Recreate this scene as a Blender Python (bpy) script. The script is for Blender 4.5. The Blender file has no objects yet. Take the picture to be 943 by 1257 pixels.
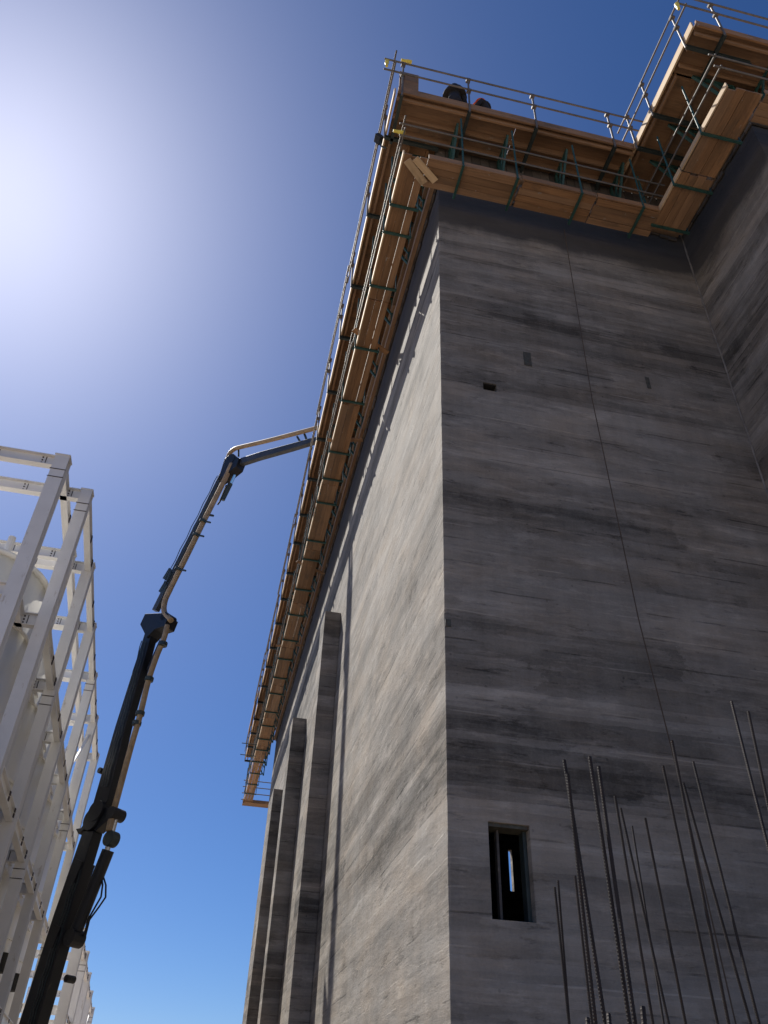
import bpy, math, random
from mathutils import Vector, Matrix, noise
random.seed(7)
scene = bpy.context.scene
R = math.radians

# ------------------------------------------------------------------ camera
# world axes: +X to the right along the shaded wall, +Y away along the sunlit wall, +Z up; camera at the origin, ground 1.6 m below
CX, CY, FPX = 471.5, 628.5, 996.78
def _n(v): return Vector(v).normalized()
_up = _n((525-CX, -632-CY, FPX)); _d1 = _n((195-CX, 1405-CY, FPX)); _d2 = _d1.cross(_up)
if _d2.x < 0: _d2 = -_d2
def ray(x, y):
    c = _n((x-CX, y-CY, FPX)); return Vector((_d2.dot(c), _d1.dot(c), _up.dot(c)))
def onX(x, y, X): r = ray(x, y); return r*(X/r.x)
def onY(x, y, Y): r = ray(x, y); return r*(Y/r.y)
def onZ(x, y, Z): r = ray(x, y); return r*(Z/r.z)
cam = bpy.data.cameras.new('camera'); camo = bpy.data.objects.new('camera', cam); scene.collection.objects.link(camo)
rx = Vector((_d2.x, _d1.x, _up.x)); uy = -Vector((_d2.y, _d1.y, _up.y)); bz = -Vector((_d2.z, _d1.z, _up.z))
camo.matrix_world = Matrix(((rx.x, uy.x, bz.x, 0), (rx.y, uy.y, bz.y, 0), (rx.z, uy.z, bz.z, 0), (0, 0, 0, 1)))
cam.sensor_fit = 'VERTICAL'; cam.sensor_height = 36; cam.sensor_width = 27; cam.lens = FPX/1257*36
cam.clip_start = .05; cam.clip_end = 3000
scene.camera = camo

# ------------------------------------------------------------------ sky, sun, exposure
SUN = ray(-5, 225)
w = bpy.data.worlds.new('World'); scene.world = w; w.use_nodes = True
nt = w.node_tree; bg = nt.nodes['Background']
sky = nt.nodes.new('ShaderNodeTexSky'); sky.sky_type = 'NISHITA'; sky.sun_disc = False
sky.sun_elevation = math.asin(SUN.z); sky.sun_rotation = math.atan2(SUN.x, SUN.y)
sky.altitude = 300; sky.air_density = .8; sky.dust_density = .9; sky.ozone_density = 7.0
hs = nt.nodes.new('ShaderNodeHueSaturation'); hs.inputs['Hue'].default_value = .505; hs.inputs['Saturation'].default_value = 1.2   # camera-like colour response, the same over the whole sky
nt.links.new(sky.outputs[0], hs.inputs['Color']); nt.links.new(hs.outputs[0], bg.inputs[0]); bg.inputs[1].default_value = .068
sl = bpy.data.lights.new('sun', 'SUN'); sl.energy = 5; sl.angle = R(.53); sl.color = (1, .95, .87)
so = bpy.data.objects.new('sun', sl); scene.collection.objects.link(so)
so.rotation_euler = SUN.to_track_quat('Z', 'Y').to_euler(); so.location = SUN*200
scene.view_settings.view_transform = 'Standard'; scene.view_settings.look = 'None'
scene.view_settings.exposure = .62; scene.view_settings.gamma = 1
scene.render.resolution_x = 768; scene.render.resolution_y = 1024
scene.render.engine = 'CYCLES'

# ------------------------------------------------------------------ helpers
class MB:
    def __init__(s): s.v = []; s.f = []
    def add(s, vs, fs):
        o = len(s.v); s.v += [Vector(p) for p in vs]; s.f += [tuple(i+o for i in f) for f in fs]; return s
    def box(s, a, b):
        (x0, y0, z0), (x1, y1, z1) = a, b
        return s.add([(x0,y0,z0),(x1,y0,z0),(x1,y1,z0),(x0,y1,z0),(x0,y0,z1),(x1,y0,z1),(x1,y1,z1),(x0,y1,z1)],
                     [(3,2,1,0),(4,5,6,7),(0,1,5,4),(1,2,6,5),(2,3,7,6),(3,0,4,7)])
    def beam(s, p, q, w, h, up=(0,0,1), w2=None, h2=None):
        p, q = Vector(p), Vector(q); d = (q-p).normalized(); up = Vector(up)
        if abs(d.dot(up)) > .98: up = Vector((0,1,0))
        a = d.cross(up).normalized(); b = a.cross(d).normalized()
        w2 = w if w2 is None else w2; h2 = h if h2 is None else h2
        vs = []
        for c, ww, hh in ((p, w, h), (q, w2, h2)):
            vs += [c-a*ww/2-b*hh/2, c+a*ww/2-b*hh/2, c+a*ww/2+b*hh/2, c-a*ww/2+b*hh/2]
        return s.add(vs, [(3,2,1,0),(4,5,6,7),(0,1,5,4),(1,2,6,5),(2,3,7,6),(3,0,4,7)])
    def hbeam(s, p, q, w, h, t, up=(0,0,1)):
        # rolled I section: two flanges and a web
        p, q = Vector(p), Vector(q); d = (q-p).normalized(); up = Vector(up)
        if abs(d.dot(up)) > .98: up = Vector((0,1,0))
        a = d.cross(up).normalized(); b = a.cross(d).normalized()
        s.beam(p+b*(h/2-t/2), q+b*(h/2-t/2), w, t, b); s.beam(p-b*(h/2-t/2), q-b*(h/2-t/2), w, t, b)
        s.beam(p, q, t*.8, h-2*t, b); return s
    def tube(s, pts, r, n=8, caps=True, r2=None):
        pts = [Vector(p) for p in pts]; o = len(s.v); ref = None; m = len(pts)
        for i, p in enumerate(pts):
            d = (pts[min(i+1, m-1)]-pts[max(i-1, 0)]).normalized()
            if ref is None:
                ref = Vector((0,0,1)) if abs(d.z) < .9 else Vector((1,0,0))
            a = (ref-d*ref.dot(d)).normalized(); b = d.cross(a); ref = a
            rr = r[i] if isinstance(r, (list, tuple)) else r
            for k in range(n):
                t = 2*math.pi*k/n; s.v.append(p+(a*math.cos(t)+b*math.sin(t))*rr)
        for i in range(m-1):
            for k in range(n):
                k2 = (k+1) % n; s.f.append((o+i*n+k, o+i*n+k2, o+(i+1)*n+k2, o+(i+1)*n+k))
        if caps:
            s.f.append(tuple(o+k for k in reversed(range(n)))); s.f.append(tuple(o+(m-1)*n+k for k in range(n)))
        return s
    def lathe(s, prof, n=24, c=(0,0,0)):
        o = len(s.v); c = Vector(c)
        for r, z in prof:
            for k in range(n):
                t = 2*math.pi*k/n; s.v.append(c+Vector((r*math.cos(t), r*math.sin(t), z)))
        for i in range(len(prof)-1):
            for k in range(n):
                k2 = (k+1) % n; s.f.append((o+i*n+k, o+i*n+k2, o+(i+1)*n+k2, o+(i+1)*n+k))
        s.f.append(tuple(o+k for k in reversed(range(n)))); s.f.append(tuple(o+(len(prof)-1)*n+k for k in range(n)))
        return s
    def prism(s, pts, off):
        # polygon pts extruded by vector off
        off = Vector(off); pts = [Vector(p) for p in pts]; n = len(pts); o = len(s.v)
        s.v += [p-off/2 for p in pts]+[p+off/2 for p in pts]
        s.f.append(tuple(o+i for i in reversed(range(n)))); s.f.append(tuple(o+n+i for i in range(n)))
        for i in range(n):
            j = (i+1) % n; s.f.append((o+i, o+j, o+n+j, o+n+i))
        return s
    def mesh(s, name, mat, base=(0,0,0), smooth=False):
        b = Vector(base); me = bpy.data.meshes.new(name)
        me.from_pydata([tuple(p-b) for p in s.v], [], s.f)
        import bmesh
        bm = bmesh.new(); bm.from_mesh(me); bmesh.ops.recalc_face_normals(bm, faces=bm.faces); bm.to_mesh(me); bm.free()
        me.materials.append(mat)
        if smooth:
            for p in me.polygons: p.use_smooth = len(p.vertices) == 4
        return me
    def build(s, name, mat, parent=None, smooth=False, bevel=0):
        base = wbase(parent) if parent else Vector((0,0,0))
        me = s.mesh(name, mat, base, smooth)
        return link(name, me, parent, bevel=bevel)
_base = {}
def wbase(o): return _base.get(o.name, Vector((0,0,0)))
def link(name, me, parent=None, loc=None, rot=None, bevel=0):
    o = bpy.data.objects.new(name, me); scene.collection.objects.link(o)
    if parent:
        o.parent = parent
        _base[o.name] = wbase(parent).copy()
    else: _base[o.name] = Vector((0,0,0))
    if loc is not None:
        o.location = Vector(loc)-(wbase(parent) if parent else Vector((0,0,0)))
    if rot is not None: o.rotation_euler = rot
    if bevel:
        m = o.modifiers.new('bevel', 'BEVEL'); m.width = bevel; m.segments = 2; m.limit_method = 'ANGLE'
    return o
def thing(name, label, cat, loc, group=None):
    o = bpy.data.objects.new(name, None); scene.collection.objects.link(o); o.location = loc
    o.empty_display_size = .2; _base[o.name] = Vector(loc)
    return tag(o, label, cat, group)
def tag(o, label, cat, group=None):
    o['label'] = label; o['category'] = cat
    if group: o['group'] = group
    return o

# ------------------------------------------------------------------ materials
def mat(name):
    m = bpy.data.materials.new(name); m.use_nodes = True; t = m.node_tree
    return m, t, t.nodes['Principled BSDF']
def nd(t, typ, **k):
    n = t.nodes.new(typ)
    for a, b in k.items(): setattr(n, a, b)
    return n
def noise_n(t, scale, vec_scale, detail=6, rough=.6, src=None, dist=0):
    if src is None: src = nd(t, 'ShaderNodeTexCoord').outputs['Object']
    mp = nd(t, 'ShaderNodeMapping'); mp.inputs['Scale'].default_value = vec_scale; t.links.new(src, mp.inputs[0])
    n = nd(t, 'ShaderNodeTexNoise'); n.inputs['Scale'].default_value = scale; n.inputs['Detail'].default_value = detail
    n.inputs['Roughness'].default_value = rough; n.inputs['Distortion'].default_value = dist
    t.links.new(mp.outputs[0], n.inputs['Vector']); return n.outputs['Fac']
def ramp(t, fac, stops):
    r = nd(t, 'ShaderNodeValToRGB'); e = r.color_ramp.elements
    while len(e) > 2: e.remove(e[-1])
    for i, (p, c) in enumerate(stops):
        if i < 2: e[i].position = p
        el = e[i] if i < 2 else e.new(p)
        el.color = (*c, 1) if len(c) == 3 else c
    t.links.new(fac, r.inputs[0]); return r.outputs[0]
def math_n(t, op, a, b=None, c=None):
    n = nd(t, 'ShaderNodeMath', operation=op)
    for i, x in enumerate((a, b, c)):
        if x is None: continue
        if isinstance(x, (int, float)): n.inputs[i].default_value = x
        else: t.links.new(x, n.inputs[i])
    return n.outputs[0]
def mix(t, fac, a, b, mode='MIX'):
    n = nd(t, 'ShaderNodeMix', data_type='RGBA', blend_type=mode)
    if isinstance(fac, (int, float)): n.inputs[0].default_value = fac
    else: t.links.new(fac, n.inputs[0])
    for i, x in ((6, a), (7, b)):
        if isinstance(x, tuple): n.inputs[i].default_value = (*x, 1)
        else: t.links.new(x, n.inputs[i])
    return n.outputs[2]
def bump(t, bsdf, h, strength, dist):
    b = nd(t, 'ShaderNodeBump'); b.inputs['Strength'].default_value = strength; b.inputs['Distance'].default_value = dist
    t.links.new(h, b.inputs['Height']); t.links.new(b.outputs[0], bsdf.inputs['Normal'])

def concrete(name):
    m, t, b = mat(name)
    co = nd(t, 'ShaderNodeTexCoord').outputs['Object']
    sep = nd(t, 'ShaderNodeSeparateXYZ'); t.links.new(co, sep.inputs[0]); z = sep.outputs[2]
    mul = lambda a, c: math_n(t, 'MULTIPLY', a, c)
    add = lambda a, c: math_n(t, 'ADD', a, c)
    def step(f, a, c):
        r = nd(t, 'ShaderNodeMapRange'); r.inputs[1].default_value = a; r.inputs[2].default_value = c; t.links.new(f, r.inputs[0]); return r.outputs[0]
    def centred(f, k): return mul(math_n(t, 'SUBTRACT', f, .5), k)
    # horizontal pours: every lift a slightly different grey, with ragged borders
    rag = noise_n(t, 1, (.7, .7, 1.5), 10, .74, co)
    zz = add(z, centred(rag, .13))
    def lift(h):
        w_ = nd(t, 'ShaderNodeTexWhiteNoise', noise_dimensions='1D'); t.links.new(math_n(t, 'FLOOR', math_n(t, 'DIVIDE', zz, h)), w_.inputs['W']); return w_.outputs[0]
    v = add(1.0, centred(lift(.33), .34)); v = add(v, centred(lift(1.27), .40))
    # patches within a lift, where the form dragged or the wall was floated by hand
    hx = add(add(sep.outputs[0], sep.outputs[1]), centred(noise_n(t, 1, (1.5, 1.5, 2), 8, .7, co), 1.6))
    def patch(h, wd, seed):
        w_ = nd(t, 'ShaderNodeTexWhiteNoise', noise_dimensions='2D')
        li = math_n(t, 'FLOOR', math_n(t, 'DIVIDE', add(add(z, centred(noise_n(t, 1, (.5, .5, .6), 10, .7, co), .16)), seed), h))
        xi = math_n(t, 'FLOOR', math_n(t, 'DIVIDE', add(hx, mul(math_n(t, 'SINE', mul(li, 12.9)), 9.0)), wd))
        cv = nd(t, 'ShaderNodeCombineXYZ'); t.links.new(li, cv.inputs[0]); t.links.new(xi, cv.inputs[1]); t.links.new(cv.outputs[0], w_.inputs['Vector']); return w_.outputs[0]
    v = add(v, centred(patch(.31, 4.3, .1), .17)); v = add(v, centred(patch(.62, 9.1, .37), .34))
    pk_ = patch(.155, 1.3, .05); v = add(v, mul(step(pk_, .86, .9), .16)); v = math_n(t, 'SUBTRACT', v, mul(step(patch(.2, 1.7, .61), .88, .92), .15))
    big = noise_n(t, 1, (.12, .12, .5), 5, .6, co); v = add(v, centred(big, 1.1))
    str1 = noise_n(t, 1, (.34, .34, 2.2), 12, .72, co); v = add(v, mul(step(str1, .46, .54), .24))
    str2 = noise_n(t, 1, (.9, .9, 3.6), 12, .74, co); v = add(v, mul(step(str2, .54, .61), .28))
    tear = step(noise_n(t, 1, (1.1, 1.1, 4.6), 12, .76, co), .575, .63); v = math_n(t, 'SUBTRACT', v, mul(tear, .36))
    blot = noise_n(t, .9, (1, 1, 1.3), 9, .68, co); v = add(v, centred(blot, 1.0))
    runs = noise_n(t, 1, (5.5, 5.5, .22), 6, .6, co); v = add(v, centred(runs, .40))
    grit = noise_n(t, 26, (1, 1, 1), 6, .75, co); v = add(v, centred(grit, .6))
    scuff = noise_n(t, 1, (2.4, 2.4, 16), 8, .7, co); v = add(v, centred(scuff, .22))
    # thin broken joints: pale laitance on some, dark lines on others
    zj = add(z, centred(noise_n(t, 1, (.3, .3, .3), 6, .6, co), .12))
    fr = math_n(t, 'FRACT', math_n(t, 'DIVIDE', zj, .31))
    jl = mul(math_n(t, 'LESS_THAN', fr, .07), step(noise_n(t, 1, (.5, .5, 3), 6, .7, co), .53, .60))
    jd = mul(math_n(t, 'LESS_THAN', math_n(t, 'FRACT', math_n(t, 'DIVIDE', add(zj, .2), .44)), .055), step(noise_n(t, 1, (.7, .7, 3), 5, .65, co), .50, .58))
    v = add(v, mul(jl, .42)); v = math_n(t, 'SUBTRACT', v, mul(jd, .45))
    pit = nd(t, 'ShaderNodeTexVoronoi'); pit.inputs['Scale'].default_value = 5.5; t.links.new(co, pit.inputs['Vector'])
    pits = mul(math_n(t, 'LESS_THAN', pit.outputs['Distance'], .10), step(noise_n(t, 1.3, (1, 1, 1), 3, .6, co), .5, .56)); v = math_n(t, 'SUBTRACT', v, mul(pits, .25))
    v = math_n(t, 'MAXIMUM', math_n(t, 'SUBTRACT', v, .12), .32)
    hue = noise_n(t, .6, (1, 1, 2.5), 6, .65, co)
    base = ramp(t, hue, [(.35, (.218, .188, .155)), (.5, (.212, .192, .168)), (.65, (.205, .192, .174))])
    gg = nd(t, 'ShaderNodeCombineXYZ')
    for i in range(3): t.links.new(v, gg.inputs[i])
    col = mix(t, 1.0, base, gg.outputs[0], 'MULTIPLY')
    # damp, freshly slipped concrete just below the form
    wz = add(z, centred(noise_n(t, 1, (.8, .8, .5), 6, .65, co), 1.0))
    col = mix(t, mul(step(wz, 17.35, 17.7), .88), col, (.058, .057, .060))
    t.links.new(col, b.inputs['Base Color'])
    b.inputs['Roughness'].default_value = .9; b.inputs['Specular IOR Level'].default_value = .2
    h = add(mul(str1, .8), mul(str2, .5)); h = add(h, mul(grit, .22)); h = add(h, mul(scuff, .18)); h = add(h, mul(blot, .3))
    h = add(h, mul(jl, .15)); h = math_n(t, 'SUBTRACT', h, mul(jd, .25)); h = math_n(t, 'SUBTRACT', h, mul(tear, .12)); h = math_n(t, 'SUBTRACT', h, mul(pits, .3))
    bump(t, b, h, .75, .028)
    return m
M = {}
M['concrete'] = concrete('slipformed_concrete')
def wood(name, c0, c1, spread=.35):
    m, t, b = mat(name)
    co = nd(t, 'ShaderNodeTexCoord').outputs['Object']
    oi = nd(t, 'ShaderNodeObjectInfo')
    sh = nd(t, 'ShaderNodeVectorMath', operation='ADD'); t.links.new(co, sh.inputs[0])
    cx = nd(t, 'ShaderNodeCombineXYZ')
    for i, k in enumerate((37., 11., 5.)): t.links.new(math_n(t, 'MULTIPLY', oi.outputs['Random'], k), cx.inputs[i])
    t.links.new(cx.outputs[0], sh.inputs[1]); co = sh.outputs[0]
    g = noise_n(t, 1, (.8, 22, 22), 7, .65, co, .6)
    g2 = noise_n(t, 1, (.5, 3, 3), 4, .6, co)
    col = ramp(t, math_n(t, 'ADD', math_n(t, 'MULTIPLY', g, .6), math_n(t, 'MULTIPLY', g2, .4)), [(.36, c0), (.64, c1)])
    val = math_n(t, 'ADD', 1-spread, math_n(t, 'MULTIPLY', oi.outputs['Random'], 2*spread))
    gg = nd(t, 'ShaderNodeCombineXYZ')
    for i in range(3): t.links.new(val, gg.inputs[i])
    col = mix(t, 1.0, col, gg.outputs[0], 'MULTIPLY')
    sat = math_n(t, 'MULTIPLY', math_n(t, 'FRACT', math_n(t, 'MULTIPLY', oi.outputs['Random'], 17.3)), .28)
    col = mix(t, sat, col, mix(t, 1.0, (.30, .24, .185), gg.outputs[0], 'MULTIPLY'))
    dr = nd(t, 'ShaderNodeMapRange'); dr.inputs[1].default_value = .53; dr.inputs[2].default_value = .66; t.links.new(noise_n(t, 1.4, (.7, 1.6, 1.6), 9, .72, co), dr.inputs[0])
    col = mix(t, math_n(t, 'MULTIPLY', dr.outputs[0], .6), col, (.10, .075, .055))
    spl = math_n(t, 'GREATER_THAN', noise_n(t, 7, (.6, 1, 1), 5, .65, co), .67)
    col = mix(t, math_n(t, 'MULTIPLY', spl, .55), col, (.36, .34, .31))
    t.links.new(col, b.inputs['Base Color']); b.inputs['Roughness'].default_value = .8
    bump(t, b, g, .35, .006)
    return m
M['plank'] = wood('weathered_plank_wood', (.165, .082, .036), (.36, .195, .092), .24)
M['ply'] = wood('form_plywood', (.19, .10, .048), (.34, .195, .10), .2)
M['form'] = wood('oiled_form_staves', (.035, .034, .036), (.085, .078, .075), .3)
M['waler'] = wood('dirty_waler_timber', (.13, .08, .05), (.27, .17, .10), .25)
M['pale_wood'] = wood('pale_and_sunlit_lumber', (.50, .34, .19), (.72, .54, .34), .12)  # pale cover boards, and sunlight painted into the sun-facing edge boards
def plain(name, c, rough=.5, metal=0, var=.25, nscale=3, bumpk=.1, stain=None, stain_at=.6):
    m, t, b = mat(name)
    co = nd(t, 'ShaderNodeTexCoord').outputs['Object']
    n = noise_n(t, nscale, (1, 1, 1), 7, .65, co)
    col = ramp(t, n, [(.3, tuple(x*(1-var) for x in c)), (.7, tuple(min(1, x*(1+var)) for x in c))])
    if stain:
        s = noise_n(t, nscale*2.7, (1, 1, .35), 6, .7, co)
        r = nd(t, 'ShaderNodeMapRange'); r.inputs[1].default_value = stain_at; r.inputs[2].default_value = stain_at+.06; t.links.new(s, r.inputs[0])
        col = mix(t, math_n(t, 'MULTIPLY', r.outputs[0], .7), col, stain)
    t.links.new(col, b.inputs['Base Color']); b.inputs['Metallic'].default_value = metal
    rr = nd(t, 'ShaderNodeMapRange'); rr.inputs[3].default_value = max(.05, rough-.12); rr.inputs[4].default_value = min(1, rough+.12)
    t.links.new(noise_n(t, nscale*4, (1, 1, 1), 5, .6, co), rr.inputs[0]); t.links.new(rr.outputs[0], b.inputs['Roughness'])
    if bumpk: bump(t, b, n, bumpk, .01)
    return m
M['galv'] = plain('galvanised_tube', (.15, .14, .13), .6, .3, .3, 8, 0, (.2, .13, .08), .58)
M['green'] = plain('green_painted_steel', (.022, .075, .066), .55, 0, .3, 5, .05, (.12, .07, .04), .64)
M['dark_steel'] = plain('dark_steel', (.045, .06, .06), .5, .3, .3, 5, .05)
M['white'] = plain('white_painted_steel', (.78, .765, .74), .42, 0, .06, 1.3, .03, (.50, .44, .37), .63)
M['tank'] = plain('white_tank_shell', (.80, .785, .73), .4, 0, .06, .8, .03, (.5, .47, .4), .62)
M['bolt'] = plain('dark_bolted_plate', (.06, .045, .04), .6, .3, .4, 9, .1)
M['boom'] = plain('dark_boom_paint', (.007, .008, .012), .5, .0, .25, 2, .04, (.05, .045, .04), .62)
M['boom_arm'] = plain('grey_boom_arm_paint', (.045, .05, .06), .45, 0, .3, 2, .04, (.09, .08, .07), .6)
M['pipe'] = plain('ochre_delivery_pipe', (.36, .25, .14), .5, .0, .3, 4, .1, (.22, .18, .14), .56)
M['chrome'] = plain('bright_cylinder_rod', (.7, .7, .7), .18, 1, .05, 4, 0)
M['rubber'] = plain('black_rubber', (.02, .02, .02), .7, 0, .3, 6, .05)
M['rebar'] = plain('rusty_rebar', (.03, .023, .02), .7, .4, .45, 14, .1, (.06, .032, .018), .6)
M['wire'] = plain('rusty_wire', (.085, .06, .04), .7, .1, .3, 8, 0)
M['yellow'] = plain('yellow_plastic', (.75, .62, .10), .45, 0, .1, 6, 0)
M['plate'] = plain('embedded_steel_plate', (.075, .075, .06), .7, .2, .4, 12, .1, (.10, .06, .04), .55)
M['orange'] = plain('orange_plastic', (.70, .12, .05), .4, 0, .1, 6, 0)
M['cloth'] = plain('black_cloth', (.016, .016, .02), .9, 0, .3, 12, .2)
M['skin'] = plain('skin', (.38, .22, .15), .55, 0, .1, 8, 0)
M['jeans'] = plain('dark_denim', (.03, .04, .07), .9, 0, .3, 20, .2)

# ground
m, t, b = mat('packed_dirt')
co = nd(t, 'ShaderNodeTexCoord').outputs['Object']
g1 = noise_n(t, .25, (1,1,1), 8, .65, co); g2 = noise_n(t, 6, (1,1,1), 8, .7, co)
t.links.new(ramp(t, math_n(t, 'ADD', math_n(t, 'MULTIPLY', g1, .6), math_n(t, 'MULTIPLY', g2, .4)), [(.35, (.19, .15, .115)), (.65, (.33, .27, .21))]), b.inputs['Base Color'])
b.inputs['Roughness'].default_value = .95; bump(t, b, g2, .6, .05); M['dirt'] = m
GZ = -1.6
mb = MB(); N = 24
for i in range(N+1):
    for j in range(N+1):
        x = ((i/N*2-1)**3)*1200; y = ((j/N*2-1)**3)*1200+20
        mb.v.append(Vector((x, y, GZ)))
for i in range(N):
    for j in range(N): mb.f.append((i*(N+1)+j, (i+1)*(N+1)+j, (i+1)*(N+1)+j+1, i*(N+1)+j+1))
g = mb.build('ground', M['dirt']); g['kind'] = 'structure'

# ------------------------------------------------------------------ concrete building
XC, YF, XI, YW, YB, XR = 2.78, 9.6, 8.86, 6.7, 43.0, 21.0
ZT = 18.6; TH = .3
def wall_panel(mb, a, b, z0, z1, inward, holes=()):
    """vertical wall from a to b (xy), thickness along inward, with rectangular holes (u0,u1,z0,z1)"""
    a, b, inw = Vector((*a, 0)), Vector((*b, 0)), Vector((*inward, 0))
    L = (b-a).length; d = (b-a)/L
    us = sorted({0, L, *[h[0] for h in holes], *[h[1] for h in holes]}); zs = sorted({z0, z1, *[h[2] for h in holes], *[h[3] for h in holes]})
    nu, nz = len(us), len(zs)
    solid = lambda i, j: 0 <= i < nu-1 and 0 <= j < nz-1 and not any(h[0] <= us[i]+1e-6 and us[i+1] <= h[1]+1e-6 and h[2] <= zs[j]+1e-6 and zs[j+1] <= h[3]+1e-6 for h in holes)
    o = len(mb.v)
    for k in (0, 1):
        for i in range(nu):
            for j in range(nz): p = a+d*us[i]+inw*k; mb.v.append(Vector((p.x, p.y, zs[j])))
    I = lambda k, i, j: o+k*nu*nz+i*nz+j
    for i in range(-1, nu):
        for j in range(-1, nz):
            if solid(i, j):
                mb.f.append((I(0,i,j), I(0,i+1,j), I(0,i+1,j+1), I(0,i,j+1))); mb.f.append((I(1,i,j), I(1,i,j+1), I(1,i+1,j+1), I(1,i+1,j)))
                if not solid(i-1, j): mb.f.append((I(0,i,j), I(0,i,j+1), I(1,i,j+1), I(1,i,j)))
                if not solid(i+1, j): mb.f.append((I(0,i+1,j), I(1,i+1,j), I(1,i+1,j+1), I(0,i+1,j+1)))
                if not solid(i, j-1): mb.f.append((I(0,i,j), I(1,i,j), I(1,i+1,j), I(0,i+1,j)))
                if not solid(i, j+1): mb.f.append((I(0,i,j+1), I(0,i+1,j+1), I(1,i+1,j+1), I(1,i,j+1)))
bld = thing('concrete_building', 'tall raw grey concrete building under construction with wooden decks round its top', 'building', (XC+5, YF+10, GZ))
w0, w1 = onY(599, 1008, YF), onY(659, 1133, YF)
WX0, WX1, WZ0, WZ1 = w0.x, w1.x, w1.z, w0.z
h0, h1 = onY(593, 469, YF), onY(610, 481, YF)
mb = MB()
CE = XC+.08
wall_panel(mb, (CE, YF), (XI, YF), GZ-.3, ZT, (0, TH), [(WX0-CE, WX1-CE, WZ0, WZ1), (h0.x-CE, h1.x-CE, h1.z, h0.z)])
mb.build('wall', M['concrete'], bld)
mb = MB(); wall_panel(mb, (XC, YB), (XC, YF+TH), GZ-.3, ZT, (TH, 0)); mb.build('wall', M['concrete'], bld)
# worn, chipped arris of the outer corner
mb = MB(); zz_ = GZ-.3; rows = []
while zz_ < ZT:
    c1 = .008+.05*max(0, noise.noise((zz_*2.3, 1.7, 4)))**1.3+.02*max(0, noise.noise((zz_*9, 5.1, 0))); c2 = c1*random.uniform(.6, 1.3)
    rows.append((zz_, c1, c2)); zz_ += .055
rows.append((ZT, .01, .01)); o_ = len(mb.v)
for z_, c1, c2 in rows: mb.v += [Vector((XC, YF+TH, z_)), Vector((XC, YF+c2, z_)), Vector((XC+c1, YF, z_)), Vector((CE, YF, z_)), Vector((CE, YF+TH, z_))]
for i in range(len(rows)-1):
    for k in range(5): mb.f.append((i*5+k, i*5+(k+1) % 5, (i+1)*5+(k+1) % 5, (i+1)*5+k))
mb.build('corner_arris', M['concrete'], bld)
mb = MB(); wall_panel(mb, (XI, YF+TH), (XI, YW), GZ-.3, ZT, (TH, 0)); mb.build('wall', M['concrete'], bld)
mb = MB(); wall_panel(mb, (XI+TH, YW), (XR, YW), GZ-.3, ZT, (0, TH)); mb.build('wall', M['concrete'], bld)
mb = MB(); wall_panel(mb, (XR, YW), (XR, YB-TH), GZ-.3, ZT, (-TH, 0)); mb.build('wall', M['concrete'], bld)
s0, s1 = onY(621.5, 1045, YB), onY(629, 1096, YB)
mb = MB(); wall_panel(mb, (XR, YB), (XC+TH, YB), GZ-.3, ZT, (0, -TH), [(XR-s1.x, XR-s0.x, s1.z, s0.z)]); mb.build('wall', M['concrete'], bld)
# pilasters on the sunlit wall
for (pa, Y, zt) in (((399.5, 751), 20.56, 12.5), ((360, 880), 27.6, 12.2), ((336, 970), 34.3, 11.9)):
    mb = MB(); x0 = onY(*pa, Y).x
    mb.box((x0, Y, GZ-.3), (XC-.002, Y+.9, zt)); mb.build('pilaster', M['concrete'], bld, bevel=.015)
# blocked-out lintel and posts of the window; black sheet for shade in the blockout
win = MB().box((WX0-.01, YF+.03, WZ1-.045), (WX1+.01, YF+.27, WZ1+.012)).build('window_lintel', M['plate'], bld)
MB().box((WX0+.155, YF+.16, WZ0), (WX0+.185, YF+.25, WZ1-.045)).build('window_post', M['form'], bld)
MB().box((WX1-.05, YF+.12, WZ0), (WX1-.004, YF+.26, WZ1-.045)).build('window_post', M['dark_steel'], bld)
MB().box((h0.x+.004, YF+.02, h0.z-.016), (h1.x-.004, YF+.29, h0.z-.004)).build('blockout_shade_sheet', M['rubber'], bld)  # black sheet added so the hole reads as deep shade
p0, p1 = onY(642, 432, YF), onY(653, 450, YF)
MB().box((p0.x, YF-.012, p1.z), (p1.x, YF+.05, p0.z)).build('plate_or_hole_patch', M['plate'], bld)
p0 = onY(551, 765, YF); MB().box((p0.x-.05, YF-.01, p0.z-.06), (p0.x+.03, YF+.05, p0.z+.06)).build('plate_or_hole_patch', M['plate'], bld)  # dark plate standing in for a small shaded hole
p0 = onY(795, 470, YF); MB().box((p0.x-.03, YF-.008, p0.z-.16), (p0.x+.05, YF+.05, p0.z+.16)).build('plate_or_hole_patch', M['plate'], bld)
# lighter mortar bead running down the inner corner
mb = MB(); pts = [(XI-.01+random.uniform(-.012, .012), YF-.012, GZ+i*.45) for i in range(44)]
mb.tube(pts, .02, 6).build('corner_bead', plain('pale_mortar', (.20, .185, .17), .9, 0, .45, 3, .2), bld)

# hanging rusty plumb wire in front of the shaded wall
a = onY(690, 268, YF-.12); b_ = onY(727, 490, YF-.12); c_ = onY(784, 760, YF-.14); d_ = onY(835, 960, YF-.2)
e_ = Vector((d_.x+.12, YF-.35, GZ))
pts = []
ctrl = [Vector((a.x, a.y, 16.6)), b_, c_, d_, e_]
for i in range(len(ctrl)-1):
    for k in range(8): pts.append(ctrl[i].lerp(ctrl[i+1], k/8))
pts.append(e_)
tag(MB().tube(pts, .010, 6).build('hanging_wire', M['wire'], None), 'thin rusty wire hanging down the shaded concrete wall from the lower deck', 'wire')

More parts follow.
